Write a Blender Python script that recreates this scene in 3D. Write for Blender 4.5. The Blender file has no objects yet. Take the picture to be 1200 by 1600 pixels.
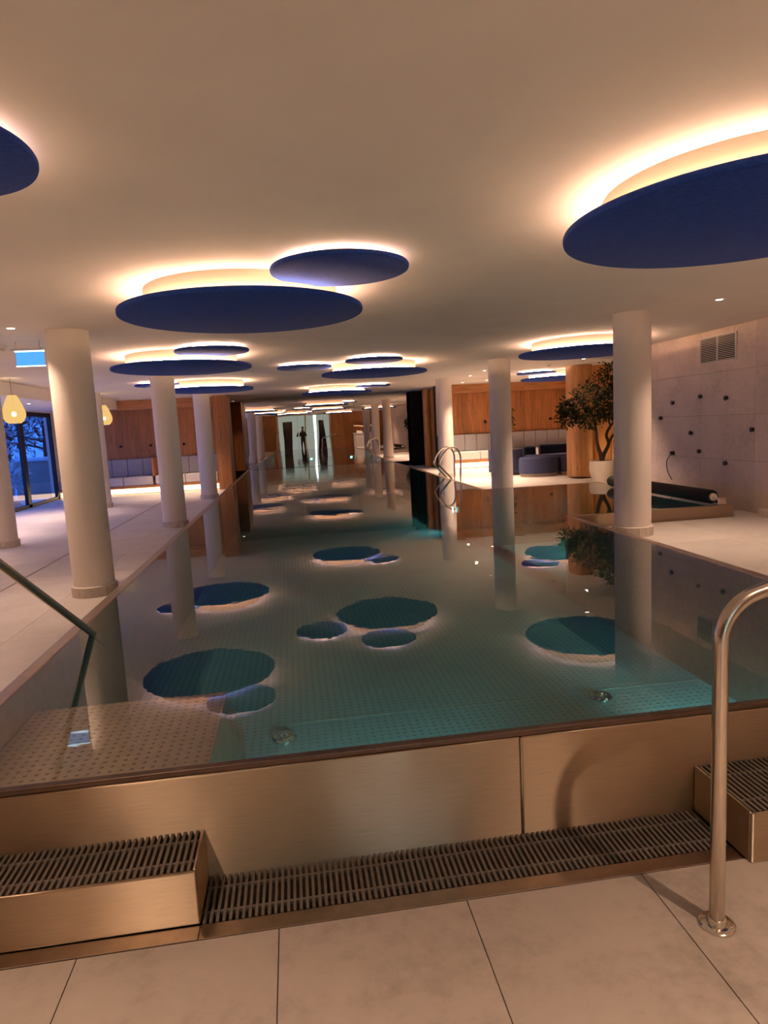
import bpy, bmesh, math, random
from mathutils import Vector, Matrix
random.seed(7)
SC = bpy.context.scene
COL = SC.collection
PI = math.pi

# ------------------------------------------------------------------ camera
H = 1.45                                   # camera height above the left deck (z = 0)
yaw, pitch, roll, FPX = math.radians(7.558), math.radians(7.479), math.radians(-3.025), 1028.0
cy, sy, cp, sp = math.cos(yaw), math.sin(yaw), math.cos(pitch), math.sin(pitch)
fw = Vector((sy*cp, cy*cp, -sp)); rt = Vector((cy, -sy, 0)); up = rt.cross(fw)
cr, sr = math.cos(roll), math.sin(roll)
R_ = rt*cr + up*sr; U_ = -rt*sr + up*cr
cam_d = bpy.data.cameras.new('camera'); cam = bpy.data.objects.new('camera', cam_d); COL.objects.link(cam)
cam_d.sensor_fit = 'VERTICAL'; cam_d.sensor_height = 36.0; cam_d.lens = 36.0*FPX/1600.0
cam_d.clip_start = 0.02; cam_d.clip_end = 200
M = Matrix.Identity(4)
for i in range(3):
    M[i][0] = R_[i]; M[i][1] = U_[i]; M[i][2] = -fw[i]
M[2][3] = H
cam.matrix_world = M
SC.camera = cam

# ------------------------------------------------------------------ world, exposure
w = bpy.data.worlds.new('dusk'); SC.world = w; w.use_nodes = True
bg = w.node_tree.nodes['Background']; bg.inputs[0].default_value = (0.045, 0.19, 0.85, 1); bg.inputs[1].default_value = 2.0
vs = SC.view_settings
vs.view_transform = 'Standard'; vs.look = 'None'; vs.gamma = 1.0; vs.exposure = 0.0; vs.use_curve_mapping = False
SC.cycles.max_bounces = 10; SC.cycles.diffuse_bounces = 5; SC.cycles.glossy_bounces = 6; SC.cycles.transparent_max_bounces = 12
SC.cycles.sample_clamp_indirect = 6.0
SC.cycles.caustics_reflective = False; SC.cycles.caustics_refractive = False

LED_COL = (1.0, 0.57, 0.30); LED_BIG = 74.0; LED_SMALL = 60.0; DOWN = 7.4; POOL = 7.0   # DOWN scales every downlight beam

# ------------------------------------------------------------------ levels
ZW, ZR, ZC, ZF = 0.3045, 0.165, 2.453, -0.10      # water, right deck, ceiling, front floor (left deck = 0)
PX0, PX1, PY0, PY1 = -1.36, 3.05, 2.235, 20.55   # main pool inside
BX1, BY0, BY1 = 5.05, 7.16, 10.58                # side bay inside
PFZ = -0.66                                      # pool floor

# ------------------------------------------------------------------ materials
MATS = {}
def nt_new(name):
    m = bpy.data.materials.new(name); m.use_nodes = True
    nt = m.node_tree; b = nt.nodes['Principled BSDF']; return m, nt, b
def N(nt, t, **kw):
    n = nt.nodes.new(t)
    for k, v in kw.items(): setattr(n, k, v)
    return n
def coords(nt, scale=(1, 1, 1), kind='Object', rot=(0, 0, 0)):
    tc = N(nt, 'ShaderNodeTexCoord'); mp = N(nt, 'ShaderNodeMapping'); mp.inputs['Scale'].default_value = scale; mp.inputs['Rotation'].default_value = rot
    if kind == 'World':
        g = N(nt, 'ShaderNodeNewGeometry'); nt.links.new(g.outputs['Position'], mp.inputs[0])
    else:
        nt.links.new(tc.outputs[kind], mp.inputs[0])
    return mp.outputs[0]
def noise(nt, vec, scale, detail=4, rough=.55):
    n = N(nt, 'ShaderNodeTexNoise'); n.inputs['Scale'].default_value = scale; n.inputs['Detail'].default_value = detail; n.inputs['Roughness'].default_value = rough
    nt.links.new(vec, n.inputs['Vector']); return n.outputs['Fac']
def ramp(nt, fac, stops):
    r = N(nt, 'ShaderNodeValToRGB'); cr_ = r.color_ramp
    while len(cr_.elements) < len(stops): cr_.elements.new(.5)
    for e, (p, c) in zip(cr_.elements, stops): e.position = p; e.color = (*c, 1)
    nt.links.new(fac, r.inputs[0]); return r.outputs[0]
def math_(nt, op, a, b=None, c=None):
    n = N(nt, 'ShaderNodeMath', operation=op)
    for i, v in enumerate((a, b, c)):
        if v is None: continue
        if isinstance(v, (int, float)): n.inputs[i].default_value = v
        else: nt.links.new(v, n.inputs[i])
    return n.outputs[0]
def bump(nt, b, height, dist=.002, strength=1.0):
    bm = N(nt, 'ShaderNodeBump'); bm.inputs['Distance'].default_value = dist; bm.inputs['Strength'].default_value = strength
    nt.links.new(height, bm.inputs['Height'])
    if b is not None: nt.links.new(bm.outputs[0], b.inputs['Normal'])
    return bm.outputs[0]
def plain(name, col, rough=.6, metal=0.0, var=.12, scale=6, bmp=0.0, kind='World', spec=.5, vscale=(1, 1, 1), perobj=0.0):
    m, nt, b = nt_new(name)
    v = coords(nt, vscale, kind); f = noise(nt, v, scale)
    c0 = tuple(max(0, c*(1-var)) for c in col); c1 = tuple(min(1, c*(1+var)) for c in col)
    out = ramp(nt, f, [(.3, c0), (.7, c1)])
    if perobj:
        oi = N(nt, 'ShaderNodeObjectInfo'); hs = N(nt, 'ShaderNodeHueSaturation')
        nt.links.new(math_(nt, 'ADD', math_(nt, 'MULTIPLY', oi.outputs['Random'], perobj), 1-perobj/2), hs.inputs['Value'])
        nt.links.new(out, hs.inputs['Color']); out = hs.outputs[0]
    nt.links.new(out, b.inputs['Base Color'])
    b.inputs['Roughness'].default_value = rough; b.inputs['Metallic'].default_value = metal; b.inputs['Specular IOR Level'].default_value = spec
    if bmp:
        f2 = noise(nt, v, scale*12, 3); bump(nt, b, f2, bmp)
    MATS[name] = m; return m
def emis(name, col, s, var=0.0):
    m, nt, b = nt_new(name)
    nt.nodes.remove(b); e = N(nt, 'ShaderNodeEmission'); e.inputs[0].default_value = (*col, 1); e.inputs[1].default_value = s
    nt.links.new(e.outputs[0], nt.nodes['Material Output'].inputs[0]); MATS[name] = m; return m

plain('plaster', (.80, .74, .68), .9, var=.03, scale=2.0, bmp=.0006)
plain('column_plaster', (.80, .73, .67), .75, var=.03, scale=1.5, bmp=.0004)
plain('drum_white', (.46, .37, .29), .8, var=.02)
plain('felt_navy', (.022, .066, .36), .95, var=.22, scale=55, bmp=.0012, spec=.2)
fm = MATS['felt_navy'].node_tree.nodes['Principled BSDF']; fm.inputs['Sheen Weight'].default_value = .22; fm.inputs['Sheen Roughness'].default_value = .2; fm.inputs['Sheen Tint'].default_value = (.55, .70, 1, 1)
plain('stone_plinth', (.62, .54, .47), .6, var=.15, scale=9, perobj=.15)
plain('grout', (.20, .17, .15), .9, var=.1)
plain('grout_light', (.42, .38, .35), .9, var=.1)
plain('black_metal', (.012, .012, .014), .45, var=.1)
plain('black_rubber', (.008, .009, .011), .7, var=.2, scale=20, spec=.25)
plain('cream_plastic', (.72, .62, .50), .5, var=.05)
plain('white_metal', (.78, .74, .70), .5, var=.03)
plain('dark_void', (.010, .009, .008), .9, var=.1)
plain('grate_plastic', (.20, .165, .135), .45, var=.1, scale=30)
plain('grey_upholstery', (.42, .41, .42), .85, var=.07, scale=40, bmp=.0006)
plain('pale_upholstery', (.60, .57, .54), .85, var=.05, scale=40, bmp=.0006)
plain('navy_upholstery', (.045, .055, .13), .9, var=.15, scale=60, bmp=.0008)
plain('dark_navy', (.012, .016, .04), .9, var=.15, scale=60)
plain('taupe_base', (.40, .32, .25), .7, var=.06)
plain('pot_ceramic', (.66, .58, .47), .55, var=.04, scale=4)
plain('soil', (.03, .02, .015), .95, var=.3, scale=30)
plain('bark', (.085, .045, .025), .9, var=.35, scale=25, bmp=.004)
plain('curtain_black', (.012, .009, .009), .95, var=.25, scale=12)
plain('snow', (.75, .80, .88), .8, var=.06, scale=3, bmp=.01)
plain('outside_wall', (.30, .27, .25), .9, var=.12, scale=4)
plain('skin', (.55, .33, .24), .55, var=.05)
plain('hair', (.03, .02, .015), .6, var=.3, scale=60)
plain('dark_cloth', (.014, .014, .018), .9, var=.2, scale=50)
plain('shoe_leather', (.02, .018, .016), .5, var=.1)
plain('phone_black', (.01, .01, .012), .2, var=.0)
plain('towel_white', (.80, .77, .72), .95, var=.05, scale=60, bmp=.003)
plain('counter_grey', (.50, .48, .45), .5, var=.05)
plain('door_frame_pale', (.62, .64, .55), .5, var=.04)
plain('twig', (.04, .03, .03), .9, var=.3)

def floor_stone(name, col, rough, dark):
    m, nt, b = nt_new(name)
    v = coords(nt, (1, 1, 1), 'World')
    f1 = noise(nt, v, 2.2, 6, .6); f2 = noise(nt, v, 16, 5, .65)
    f = math_(nt, 'ADD', math_(nt, 'MULTIPLY', f1, .6), math_(nt, 'MULTIPLY', f2, .4))
    c = ramp(nt, f, [(.32, tuple(x*dark for x in col)), (.5, col), (.72, tuple(min(1, x*1.13) for x in col))])
    oi = N(nt, 'ShaderNodeObjectInfo'); hs = N(nt, 'ShaderNodeHueSaturation')
    nt.links.new(math_(nt, 'ADD', math_(nt, 'MULTIPLY', oi.outputs['Random'], .08), .96), hs.inputs['Value'])
    nt.links.new(c, hs.inputs['Color']); nt.links.new(hs.outputs[0], b.inputs['Base Color'])
    b.inputs['Roughness'].default_value = rough
    bump(nt, b, f2, .0008); MATS[name] = m
floor_stone('limestone', (.53, .455, .39), .55, .66)
floor_stone('deck_stone', (.74, .695, .65), .5, .9)
floor_stone('wall_stone', (.72, .59, .54), .7, .80)

def wood(name, col, axis='Z'):
    m, nt, b = nt_new(name)
    sc = {'Z': (14, 14, 1.1), 'X': (1.1, 14, 14), 'Y': (14, 1.1, 14)}[axis]
    oi = N(nt, 'ShaderNodeObjectInfo')
    g = N(nt, 'ShaderNodeNewGeometry'); ad = N(nt, 'ShaderNodeVectorMath', operation='ADD')
    cb = N(nt, 'ShaderNodeCombineXYZ'); nt.links.new(math_(nt, 'MULTIPLY', oi.outputs['Random'], 40), cb.inputs[2])
    nt.links.new(g.outputs['Position'], ad.inputs[0]); nt.links.new(cb.outputs[0], ad.inputs[1])
    mp = N(nt, 'ShaderNodeMapping'); mp.inputs['Scale'].default_value = sc; nt.links.new(ad.outputs[0], mp.inputs[0])
    f = noise(nt, mp.outputs[0], 1.6, 7, .6)
    c = ramp(nt, f, [(.28, tuple(x*.62 for x in col)), (.5, col), (.75, tuple(min(1, x*1.28) for x in col))])
    # knots
    mk = N(nt, 'ShaderNodeMapping'); mk.inputs['Scale'].default_value = {'Z': (7, 7, 2.6), 'X': (2.6, 7, 7), 'Y': (7, 2.6, 7)}[axis]; nt.links.new(ad.outputs[0], mk.inputs[0])
    vo = N(nt, 'ShaderNodeTexVoronoi'); vo.inputs['Scale'].default_value = 1.0; nt.links.new(mk.outputs[0], vo.inputs['Vector'])
    kn = ramp(nt, vo.outputs['Distance'], [(.05, (.35, .28, .22)), (.13, (1, 1, 1))])
    mx = N(nt, 'ShaderNodeMix', data_type='RGBA', blend_type='MULTIPLY'); mx.inputs[0].default_value = .8
    nt.links.new(c, mx.inputs[6]); nt.links.new(kn, mx.inputs[7])
    hs = N(nt, 'ShaderNodeHueSaturation'); nt.links.new(math_(nt, 'ADD', math_(nt, 'MULTIPLY', oi.outputs['Random'], .35), .82), hs.inputs['Value'])
    nt.links.new(mx.outputs[2], hs.inputs['Color']); nt.links.new(hs.outputs[0], b.inputs['Base Color'])
    b.inputs['Roughness'].default_value = .5; bump(nt, b, f, .0012); MATS[name] = m
wood('larch', (.44, .185, .062)); wood('larch_x', (.46, .20, .07), 'X'); wood('larch_pillar', (.60, .285, .105))

def steel(name, col, rough, brush=(1.0, 1.0, 60.0), wav=.0, aniso=0.0, dots=None, bd=.0003):
    m, nt, b = nt_new(name)
    v = coords(nt, brush, 'World'); f = noise(nt, v, 6, 3)
    v1 = coords(nt, (1, 1, 1), 'World'); f1 = noise(nt, v1, 2.5, 2)
    c = ramp(nt, f, [(.3, tuple(x*.86 for x in col)), (.7, tuple(min(1, x*1.06) for x in col))])
    h = math_(nt, 'MULTIPLY', f, bd)
    if wav:
        h = math_(nt, 'ADD', h, math_(nt, 'MULTIPLY', noise(nt, coords(nt, (1, 1, .7), 'World'), 2.2, 1), wav))
    if dots:
        mp = coords(nt, (1/dots, 1/dots, 1), 'World'); sp_ = N(nt, 'ShaderNodeSeparateXYZ'); nt.links.new(mp, sp_.inputs[0])
        fx = math_(nt, 'SUBTRACT', math_(nt, 'FRACT', sp_.outputs[0]), .5); fy = math_(nt, 'SUBTRACT', math_(nt, 'FRACT', sp_.outputs[1]), .5)
        d = math_(nt, 'SQRT', math_(nt, 'ADD', math_(nt, 'MULTIPLY', fx, fx), math_(nt, 'MULTIPLY', fy, fy)))
        stud = math_(nt, 'SUBTRACT', 1.0, math_(nt, 'SMOOTH_MIN', math_(nt, 'MULTIPLY', d, 4.2), 1.0, .1))
        h = math_(nt, 'ADD', h, math_(nt, 'MULTIPLY', stud, .004))
        mx = N(nt, 'ShaderNodeMix', data_type='RGBA'); nt.links.new(math_(nt, 'GREATER_THAN', stud, .12), mx.inputs[0])
        nt.links.new(c, mx.inputs[6]); mx.inputs[7].default_value = (*[x*.55 for x in col], 1); c = mx.outputs[2]
    nt.links.new(c, b.inputs['Base Color']); b.inputs['Metallic'].default_value = 1.0
    b.inputs['Roughness'].default_value = rough
    bump(nt, b, h, 1.0)
    if aniso:
        t = N(nt, 'ShaderNodeTangent', direction_type='RADIAL', axis='Z'); nt.links.new(t.outputs[0], b.inputs['Tangent'])
        b.inputs['Anisotropic'].default_value = aniso; b.inputs['Anisotropic Rotation'].default_value = .25
    MATS[name] = m
steel('steel_wall', (.66, .52, .37), .44, (1.5, 1.5, 90), wav=.016, aniso=1.0, bd=.0)
steel('dark_steel', (.17, .12, .095), .35, (3, 3, 3))
steel('steel_rim', (.50, .41, .33), .32, (3, 3, 3))
steel('steel_polished', (.72, .66, .58), .14, (2, 2, 2))
steel('steel_tube', (.62, .55, .47), .24, (40, 40, 2))
steel('steel_step', (.62, .44, .30), .42, (3, 3, 3), dots=.042)

def pool_metal():
    m, nt, b = nt_new('pool_floor_steel')
    v = coords(nt, (1/.055, 1/.055, 1), 'World'); s_ = N(nt, 'ShaderNodeSeparateXYZ'); nt.links.new(v, s_.inputs[0])
    fx = math_(nt, 'SUBTRACT', math_(nt, 'FRACT', s_.outputs[0]), .5); fy = math_(nt, 'SUBTRACT', math_(nt, 'FRACT', s_.outputs[1]), .5)
    d = math_(nt, 'SQRT', math_(nt, 'ADD', math_(nt, 'MULTIPLY', fx, fx), math_(nt, 'MULTIPLY', fy, fy)))
    stud = math_(nt, 'LESS_THAN', d, .22)
    f = noise(nt, coords(nt, (1, 1, 1), 'World'), 1.3, 3)
    c = ramp(nt, f, [(.3, (.40, .42, .40)), (.7, (.50, .52, .50))])
    mx = N(nt, 'ShaderNodeMix', data_type='RGBA'); nt.links.new(stud, mx.inputs[0]); nt.links.new(c, mx.inputs[6]); mx.inputs[7].default_value = (.27, .29, .28, 1)
    nt.links.new(mx.outputs[2], b.inputs['Base Color']); b.inputs['Metallic'].default_value = .25; b.inputs['Roughness'].default_value = .42
    bump(nt, b, math_(nt, 'SUBTRACT', 1.0, math_(nt, 'MINIMUM', math_(nt, 'MULTIPLY', d, 3.5), 1.0)), .004); MATS['pool_floor_steel'] = m
pool_metal()

def water():
    m, nt, b = nt_new('pool_water'); nt.nodes.remove(b)
    out = nt.nodes['Material Output']
    geo = N(nt, 'ShaderNodeNewGeometry'); sp_ = N(nt, 'ShaderNodeSeparateXYZ'); nt.links.new(geo.outputs['Position'], sp_.inputs[0])
    far = N(nt, 'ShaderNodeMapRange'); far.inputs['From Min'].default_value = 9.0; far.inputs['From Max'].default_value = 19.0
    far.inputs['To Min'].default_value = .0005; far.inputs['To Max'].default_value = .0032; nt.links.new(sp_.outputs[1], far.inputs[0])
    f1 = noise(nt, coords(nt, (1.0, 1.6, 1), 'World'), 2.6, 3, .5)
    h = math_(nt, 'MULTIPLY', f1, far.outputs[0])
    nb = bump(nt, None, h, 1.0)
    fr = N(nt, 'ShaderNodeFresnel'); fr.inputs['IOR'].default_value = 1.60; nt.links.new(nb, fr.inputs['Normal'])
    fac = math_(nt, 'MULTIPLY', fr.outputs[0], math_(nt, 'SUBTRACT', 1.0, geo.outputs['Backfacing']))
    tr = N(nt, 'ShaderNodeBsdfTransparent'); tr.inputs[0].default_value = (1, 1, 1, 1)
    va = N(nt, 'ShaderNodeVolumeAbsorption'); va.inputs['Color'].default_value = (.60, .86, .875, 1); va.inputs['Density'].default_value = 1.0; nt.links.new(va.outputs[0], out.inputs['Volume'])
    gl = N(nt, 'ShaderNodeBsdfGlossy'); gl.inputs['Roughness'].default_value = 0.0; nt.links.new(nb, gl.inputs['Normal']); gl.inputs[0].default_value = (1, 1, 1, 1)
    mx = N(nt, 'ShaderNodeMixShader'); nt.links.new(fac, mx.inputs[0]); nt.links.new(tr.outputs[0], mx.inputs[1]); nt.links.new(gl.outputs[0], mx.inputs[2])
    nt.links.new(mx.outputs[0], out.inputs[0]); MATS['pool_water'] = m
water()
def glass(name, tint, ior=1.5):
    m, nt, b = nt_new(name); nt.nodes.remove(b); out = nt.nodes['Material Output']
    fr = N(nt, 'ShaderNodeFresnel'); fr.inputs['IOR'].default_value = ior; geo = N(nt, 'ShaderNodeNewGeometry')
    fac = math_(nt, 'MULTIPLY', fr.outputs[0], math_(nt, 'SUBTRACT', 1.0, geo.outputs['Backfacing']))
    tr = N(nt, 'ShaderNodeBsdfTransparent'); tr.inputs[0].default_value = (*tint, 1)
    gl = N(nt, 'ShaderNodeBsdfGlossy'); gl.inputs['Roughness'].default_value = .01
    mx = N(nt, 'ShaderNodeMixShader'); nt.links.new(fac, mx.inputs[0]); nt.links.new(tr.outputs[0], mx.inputs[1]); nt.links.new(gl.outputs[0], mx.inputs[2])
    nt.links.new(mx.outputs[0], out.inputs[0]); MATS[name] = m
glass('window_glass', (.92, .95, .97))
def mirror_mat():
    m, nt, b = nt_new('mirror_film'); nt.nodes.remove(b); out = nt.nodes['Material Output']
    gl = N(nt, 'ShaderNodeBsdfGlossy'); gl.inputs['Roughness'].default_value = .004; gl.inputs[0].default_value = (.60, .57, .56, 1)
    f = noise(nt, coords(nt, (1, 1, .35), 'World'), 1.5, 1); nb = bump(nt, None, f, .0022); nt.links.new(nb, gl.inputs['Normal'])
    nt.links.new(gl.outputs[0], out.inputs[0]); MATS['mirror_film'] = m
mirror_mat()
def leaf_mat(name, c0, c1):
    m, nt, b = nt_new(name)
    f = noise(nt, coords(nt, (1, 1, 1), 'World'), 7, 3)
    nt.links.new(ramp(nt, f, [(.3, c0), (.7, c1)]), b.inputs['Base Color']); b.inputs['Roughness'].default_value = .7; b.inputs['Specular IOR Level'].default_value = .25; MATS[name] = m
leaf_mat('leaf_green', (.010, .018, .007), (.040, .050, .016)); leaf_mat('leaf_snow', (.30, .36, .42), (.70, .75, .80))
def shade_mat():
    m, nt, b = nt_new('lamp_silk'); nt.nodes.remove(b); out = nt.nodes['Material Output']
    tc = N(nt, 'ShaderNodeTexCoord'); s_ = N(nt, 'ShaderNodeSeparateXYZ'); nt.links.new(tc.outputs['Object'], s_.inputs[0])
    a = math_(nt, 'ARCTAN2', s_.outputs[1], s_.outputs[0]); st = math_(nt, 'SINE', math_(nt, 'MULTIPLY', a, 44))
    stv = math_(nt, 'ADD', math_(nt, 'MULTIPLY', st, .16), .84)
    e = N(nt, 'ShaderNodeEmission'); e.inputs[0].default_value = (1.0, .64, .22, 1); nt.links.new(math_(nt, 'MULTIPLY', stv, 1.15), e.inputs[1])
    t = N(nt, 'ShaderNodeBsdfTransparent'); t.inputs[0].default_value = (.9, .8, .6, 1)
    mx = N(nt, 'ShaderNodeMixShader'); mx.inputs[0].default_value = .22; nt.links.new(e.outputs[0], mx.inputs[1]); nt.links.new(t.outputs[0], mx.inputs[2])
    nt.links.new(mx.outputs[0], out.inputs[0]); MATS['lamp_silk'] = m
shade_mat()
emis('led_warm', LED_COL, LED_BIG); emis('led_small', LED_COL, LED_SMALL)
emis('led_bench', (1.0, .66, .34), 5.0)
emis('downlight_lens', (1.0, .82, .62), 14.0)
emis('bulb_glow', (1.0, .80, .45), 14.0)
emis('exit_glow', (.10, .42, .90), 1.1); emis('exit_bright', (.55, .85, 1.0), 3.0)
emis('frosted_backlit', (.78, .88, .74), .55)
emis('streak_glow', (.78, .88, 1.0), 5.0)  # glow added for the cold streak on the near steel wall
emis('pool_lamp_lens', (.62, .95, 1.0), 12.0)
emis('lantern_glow', (1.0, .66, .32), 30.0)

# ------------------------------------------------------------------ mesh helpers
class G:
    def __init__(s): s.v = []; s.f = []
    def box(s, x0, x1, y0, y1, z0, z1):
        n = len(s.v); s.v += [(x, y, z) for z in (z0, z1) for y in (y0, y1) for x in (x0, x1)]
        s.f += [tuple(n+i for i in q) for q in ((0, 2, 3, 1), (4, 5, 7, 6), (0, 1, 5, 4), (2, 6, 7, 3), (0, 4, 6, 2), (1, 3, 7, 5))]; return s
    def lathe(s, prof, c=(0, 0, 0), n=48, cap0=True, cap1=True, sx=1.0, syy=1.0):
        b = len(s.v)
        for r, z in prof:
            for k in range(n):
                a = 2*PI*k/n; s.v.append((c[0]+r*sx*math.cos(a), c[1]+r*syy*math.sin(a), c[2]+z))
        for i in range(len(prof)-1):
            for k in range(n):
                k2 = (k+1) % n; s.f.append((b+i*n+k, b+i*n+k2, b+(i+1)*n+k2, b+(i+1)*n+k))
        if cap0: s.f.append(tuple(b+k for k in reversed(range(n))))
        if cap1: s.f.append(tuple(b+(len(prof)-1)*n+k for k in range(n)))
        return s
    def tube(s, path, r, n=12, caps=True, closed=False):
        P_ = [Vector(p) for p in path]; b = len(s.v); m = len(P_)
        rr = r if isinstance(r, (list, tuple)) else [r]*m
        t0 = (P_[1]-P_[0]).normalized(); a = Vector((0, 0, 1)) if abs(t0.z) < .9 else Vector((1, 0, 0))
        u = t0.cross(a).normalized()
        for i, p in enumerate(P_):
            if closed: t = (P_[(i+1) % m]-P_[i-1]).normalized()
            else: t = (P_[min(i+1, m-1)]-P_[max(i-1, 0)]).normalized()
            u = (u - t*u.dot(t)).normalized(); v2 = t.cross(u)
            for k in range(n):
                an = 2*PI*k/n; s.v.append(tuple(p + (u*math.cos(an)+v2*math.sin(an))*rr[i]))
        for i in range(m if closed else m-1):
            for k in range(n):
                k2 = (k+1) % n; i2 = (i+1) % m; s.f.append((b+i*n+k, b+i2*n+k, b+i2*n+k2, b+i*n+k2))
        if caps and not closed:
            s.f.append(tuple(b+k for k in range(n))); s.f.append(tuple(b+(m-1)*n+k for k in reversed(range(n))))
        return s
    def mesh(s, name, m, smooth=False):
        me = bpy.data.meshes.new(name); me.from_pydata(s.v, [], s.f); me.materials.append(MATS[m])
        bm = bmesh.new(); bm.from_mesh(me); bmesh.ops.recalc_face_normals(bm, faces=bm.faces); bm.to_mesh(me); bm.free()
        if smooth:
            me.polygons.foreach_set('use_smooth', [True]*len(me.polygons))
        return me
    def build(s, name, m, parent=None, smooth=False, bevel=0.0, loc=None, seg=2):
        me = s.mesh(name, m, smooth); o = bpy.data.objects.new(name, me); COL.objects.link(o)
        if parent: o.parent = parent
        if loc: o.location = loc
        if smooth:
            try: me.set_sharp_from_angle(angle=math.radians(40))
            except Exception: pass
        if bevel:
            md = o.modifiers.new('bevel', 'BEVEL'); md.width = bevel; md.segments = seg; md.limit_method = 'ANGLE'
        return o
def tag(o, label, cat, group=None):
    o['label'] = label; o['category'] = cat
    if group: o['group'] = group
    return o
def struct(o, label=None):
    o['kind'] = 'structure'
    if label: o['label'] = label
    return o
def thing(name, loc, label, cat, group=None):
    o = bpy.data.objects.new(name, None); COL.objects.link(o); o.location = loc; o.empty_display_size = .1
    return tag(o, label, cat, group)
def inst(name, mesh, parent, loc=(0, 0, 0), rz=0.0):
    o = bpy.data.objects.new(name, mesh); COL.objects.link(o); o.parent = parent; o.location = loc; o.rotation_euler = (0, 0, rz); return o
def arc(c, r, a0, a1, n, plane='xz'):
    out = []
    for i in range(n+1):
        a = a0+(a1-a0)*i/n
        if plane == 'xz': out.append((c[0]+r*math.cos(a), c[1], c[2]+r*math.sin(a)))
        elif plane == 'yz': out.append((c[0], c[1]+r*math.cos(a), c[2]+r*math.sin(a)))
        else: out.append((c[0]+r*math.cos(a), c[1]+r*math.sin(a), c[2]))
    return out
def smooth_path(pts, n=6):
    P_ = [Vector(p) for p in pts]; out = []
    for i in range(len(P_)-1):
        p0 = P_[max(i-1, 0)]; p1 = P_[i]; p2 = P_[i+1]; p3 = P_[min(i+2, len(P_)-1)]
        for k in range(n):
            t = k/n; out.append(.5*((2*p1)+(p2-p0)*t+(2*p0-5*p1+4*p2-p3)*t*t+(3*p1-p0-3*p2+p3)*t**3))
    out.append(P_[-1]); return [tuple(p) for p in out]

# ------------------------------------------------------------------ the room shell
XL, XR, XR2, YB, YF = -6.05, 5.5, 8.6, -2.4, 20.75
struct(G().box(XL-.3, XR2+.3, YB-.3, YF+.3, -1.1, -.78).build('light_block_slab', 'grout'))  # unseen slab added to block world light coming up through floor gaps
struct(G().box(XL-.25, -1.5, YB-.2, 20.7, -.78, -.302).box(3.2, XR2+.2, YB-.2, 7.0, -.78, -.102).box(5.2, XR2+.2, 7.0, 20.7, -.78, -.102).box(-1.5, 3.2, YB-.2, 1.9, -.78, -.302).box(-1.5, 3.2, 1.9, PY0-.02, -.78, -.42).build('light_block_slab', 'grout'))  # unseen filler blocks, added to close light leaks under floors and gutter
ceil = struct(G().box(XL-.3, XR2+.3, YB-.3, YF+.3, ZC, ZC+.2).build('ceiling', 'plaster'), 'smooth pale plaster ceiling')
soff = struct(G().box(XL, -4.42, YB, 18.0, 2.22, ZC).build('ceiling', 'plaster', bevel=.01), 'dropped ceiling strip along the window side')
def tiles(parent, x0, x1, y0, y1, z, sx, syy, ox, oy, m, gap=.004, th=.02, skip=None):
    xs = [x0]; k = math.floor((x0-ox)/sx)+1
    while ox+k*sx < x1-.02: xs.append(ox+k*sx); k += 1
    xs.append(x1)
    ys = [y0]; k = math.floor((y0-oy)/syy)+1
    while oy+k*syy < y1-.02: ys.append(oy+k*syy); k += 1
    ys.append(y1); cache = {}
    for i in range(len(xs)-1):
        for j in range(len(ys)-1):
            a, b_, c, d = xs[i], xs[i+1], ys[j], ys[j+1]
            if b_-a < .03 or d-c < .03: continue
            if skip and skip((a+b_)/2, (c+d)/2): continue
            key = (round(b_-a, 3), round(d-c, 3))
            if key not in cache:
                w2, h2 = (b_-a)/2-gap/2, (d-c)/2-gap/2
                cache[key] = G().box(-w2, w2, -h2, h2, -th, 0).mesh('tile', m)
            inst('tile', cache[key], parent, ((a+b_)/2, (c+d)/2, z))
# front floor (lower), left deck, right deck and lounge
fl = struct(G().box(-1.9, 3.1, YB, 1.925, ZF-.2, ZF-.006).build('floor', 'grout'), 'beige limestone floor in front of the pool')
tiles(fl, -1.9, 3.1, YB, 1.922, ZF, .607, .75, -.147, 1.922, 'limestone', gap=.004)
fL = struct(G().box(XL, -1.44, 2.0, 20.7, -.3, -.004).box(XL, -1.9, YB, 2.0, -.3, -.004).build('floor_left', 'grout_light'), 'pale stone deck left of the pool')
tiles(fL, XL, -3.02, YB, 18.7, 0, 1.0, 1.2, -3.02, 0, 'deck_stone', gap=.003)
tiles(fL, -2.99, -1.44, 2.0, 20.6, 0, .775, 1.2, -2.99, .3, 'deck_stone', gap=.003)
slot = tag(G().box(-3.02, -2.99, 3.0, 17.9, -.03, -.012).build('slot_drain', 'dark_void'), 'thin dark slot drain running along the left deck', 'drain')
fR = struct(G().box(3.13, XR2, 2.0, 7.08, -.1, ZR-.004).box(5.13, XR2, 7.08, 10.66, -.1, ZR-.004).box(3.13, XR2, 10.66, 20.7, -.1, ZR-.004).box(3.1, XR2, YB, 2.0, -.1, ZR-.004).build('floor_right', 'grout_light'), 'pale stone deck right of the pool')
tiles(fR, 3.13, XR, YB, 7.08, ZR, 1.19, 1.2, 3.13, 7.08, 'deck_stone', gap=.003)
tiles(fR, 5.13, XR, 7.08, 10.66, ZR, 1.2, 1.2, 5.13, 7.08, 'deck_stone', gap=.003)
tiles(fR, 3.13, XR2, 10.66, 20.6, ZR, .9, 1.2, 3.13, 10.66, 'deck_stone', gap=.005)
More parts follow.
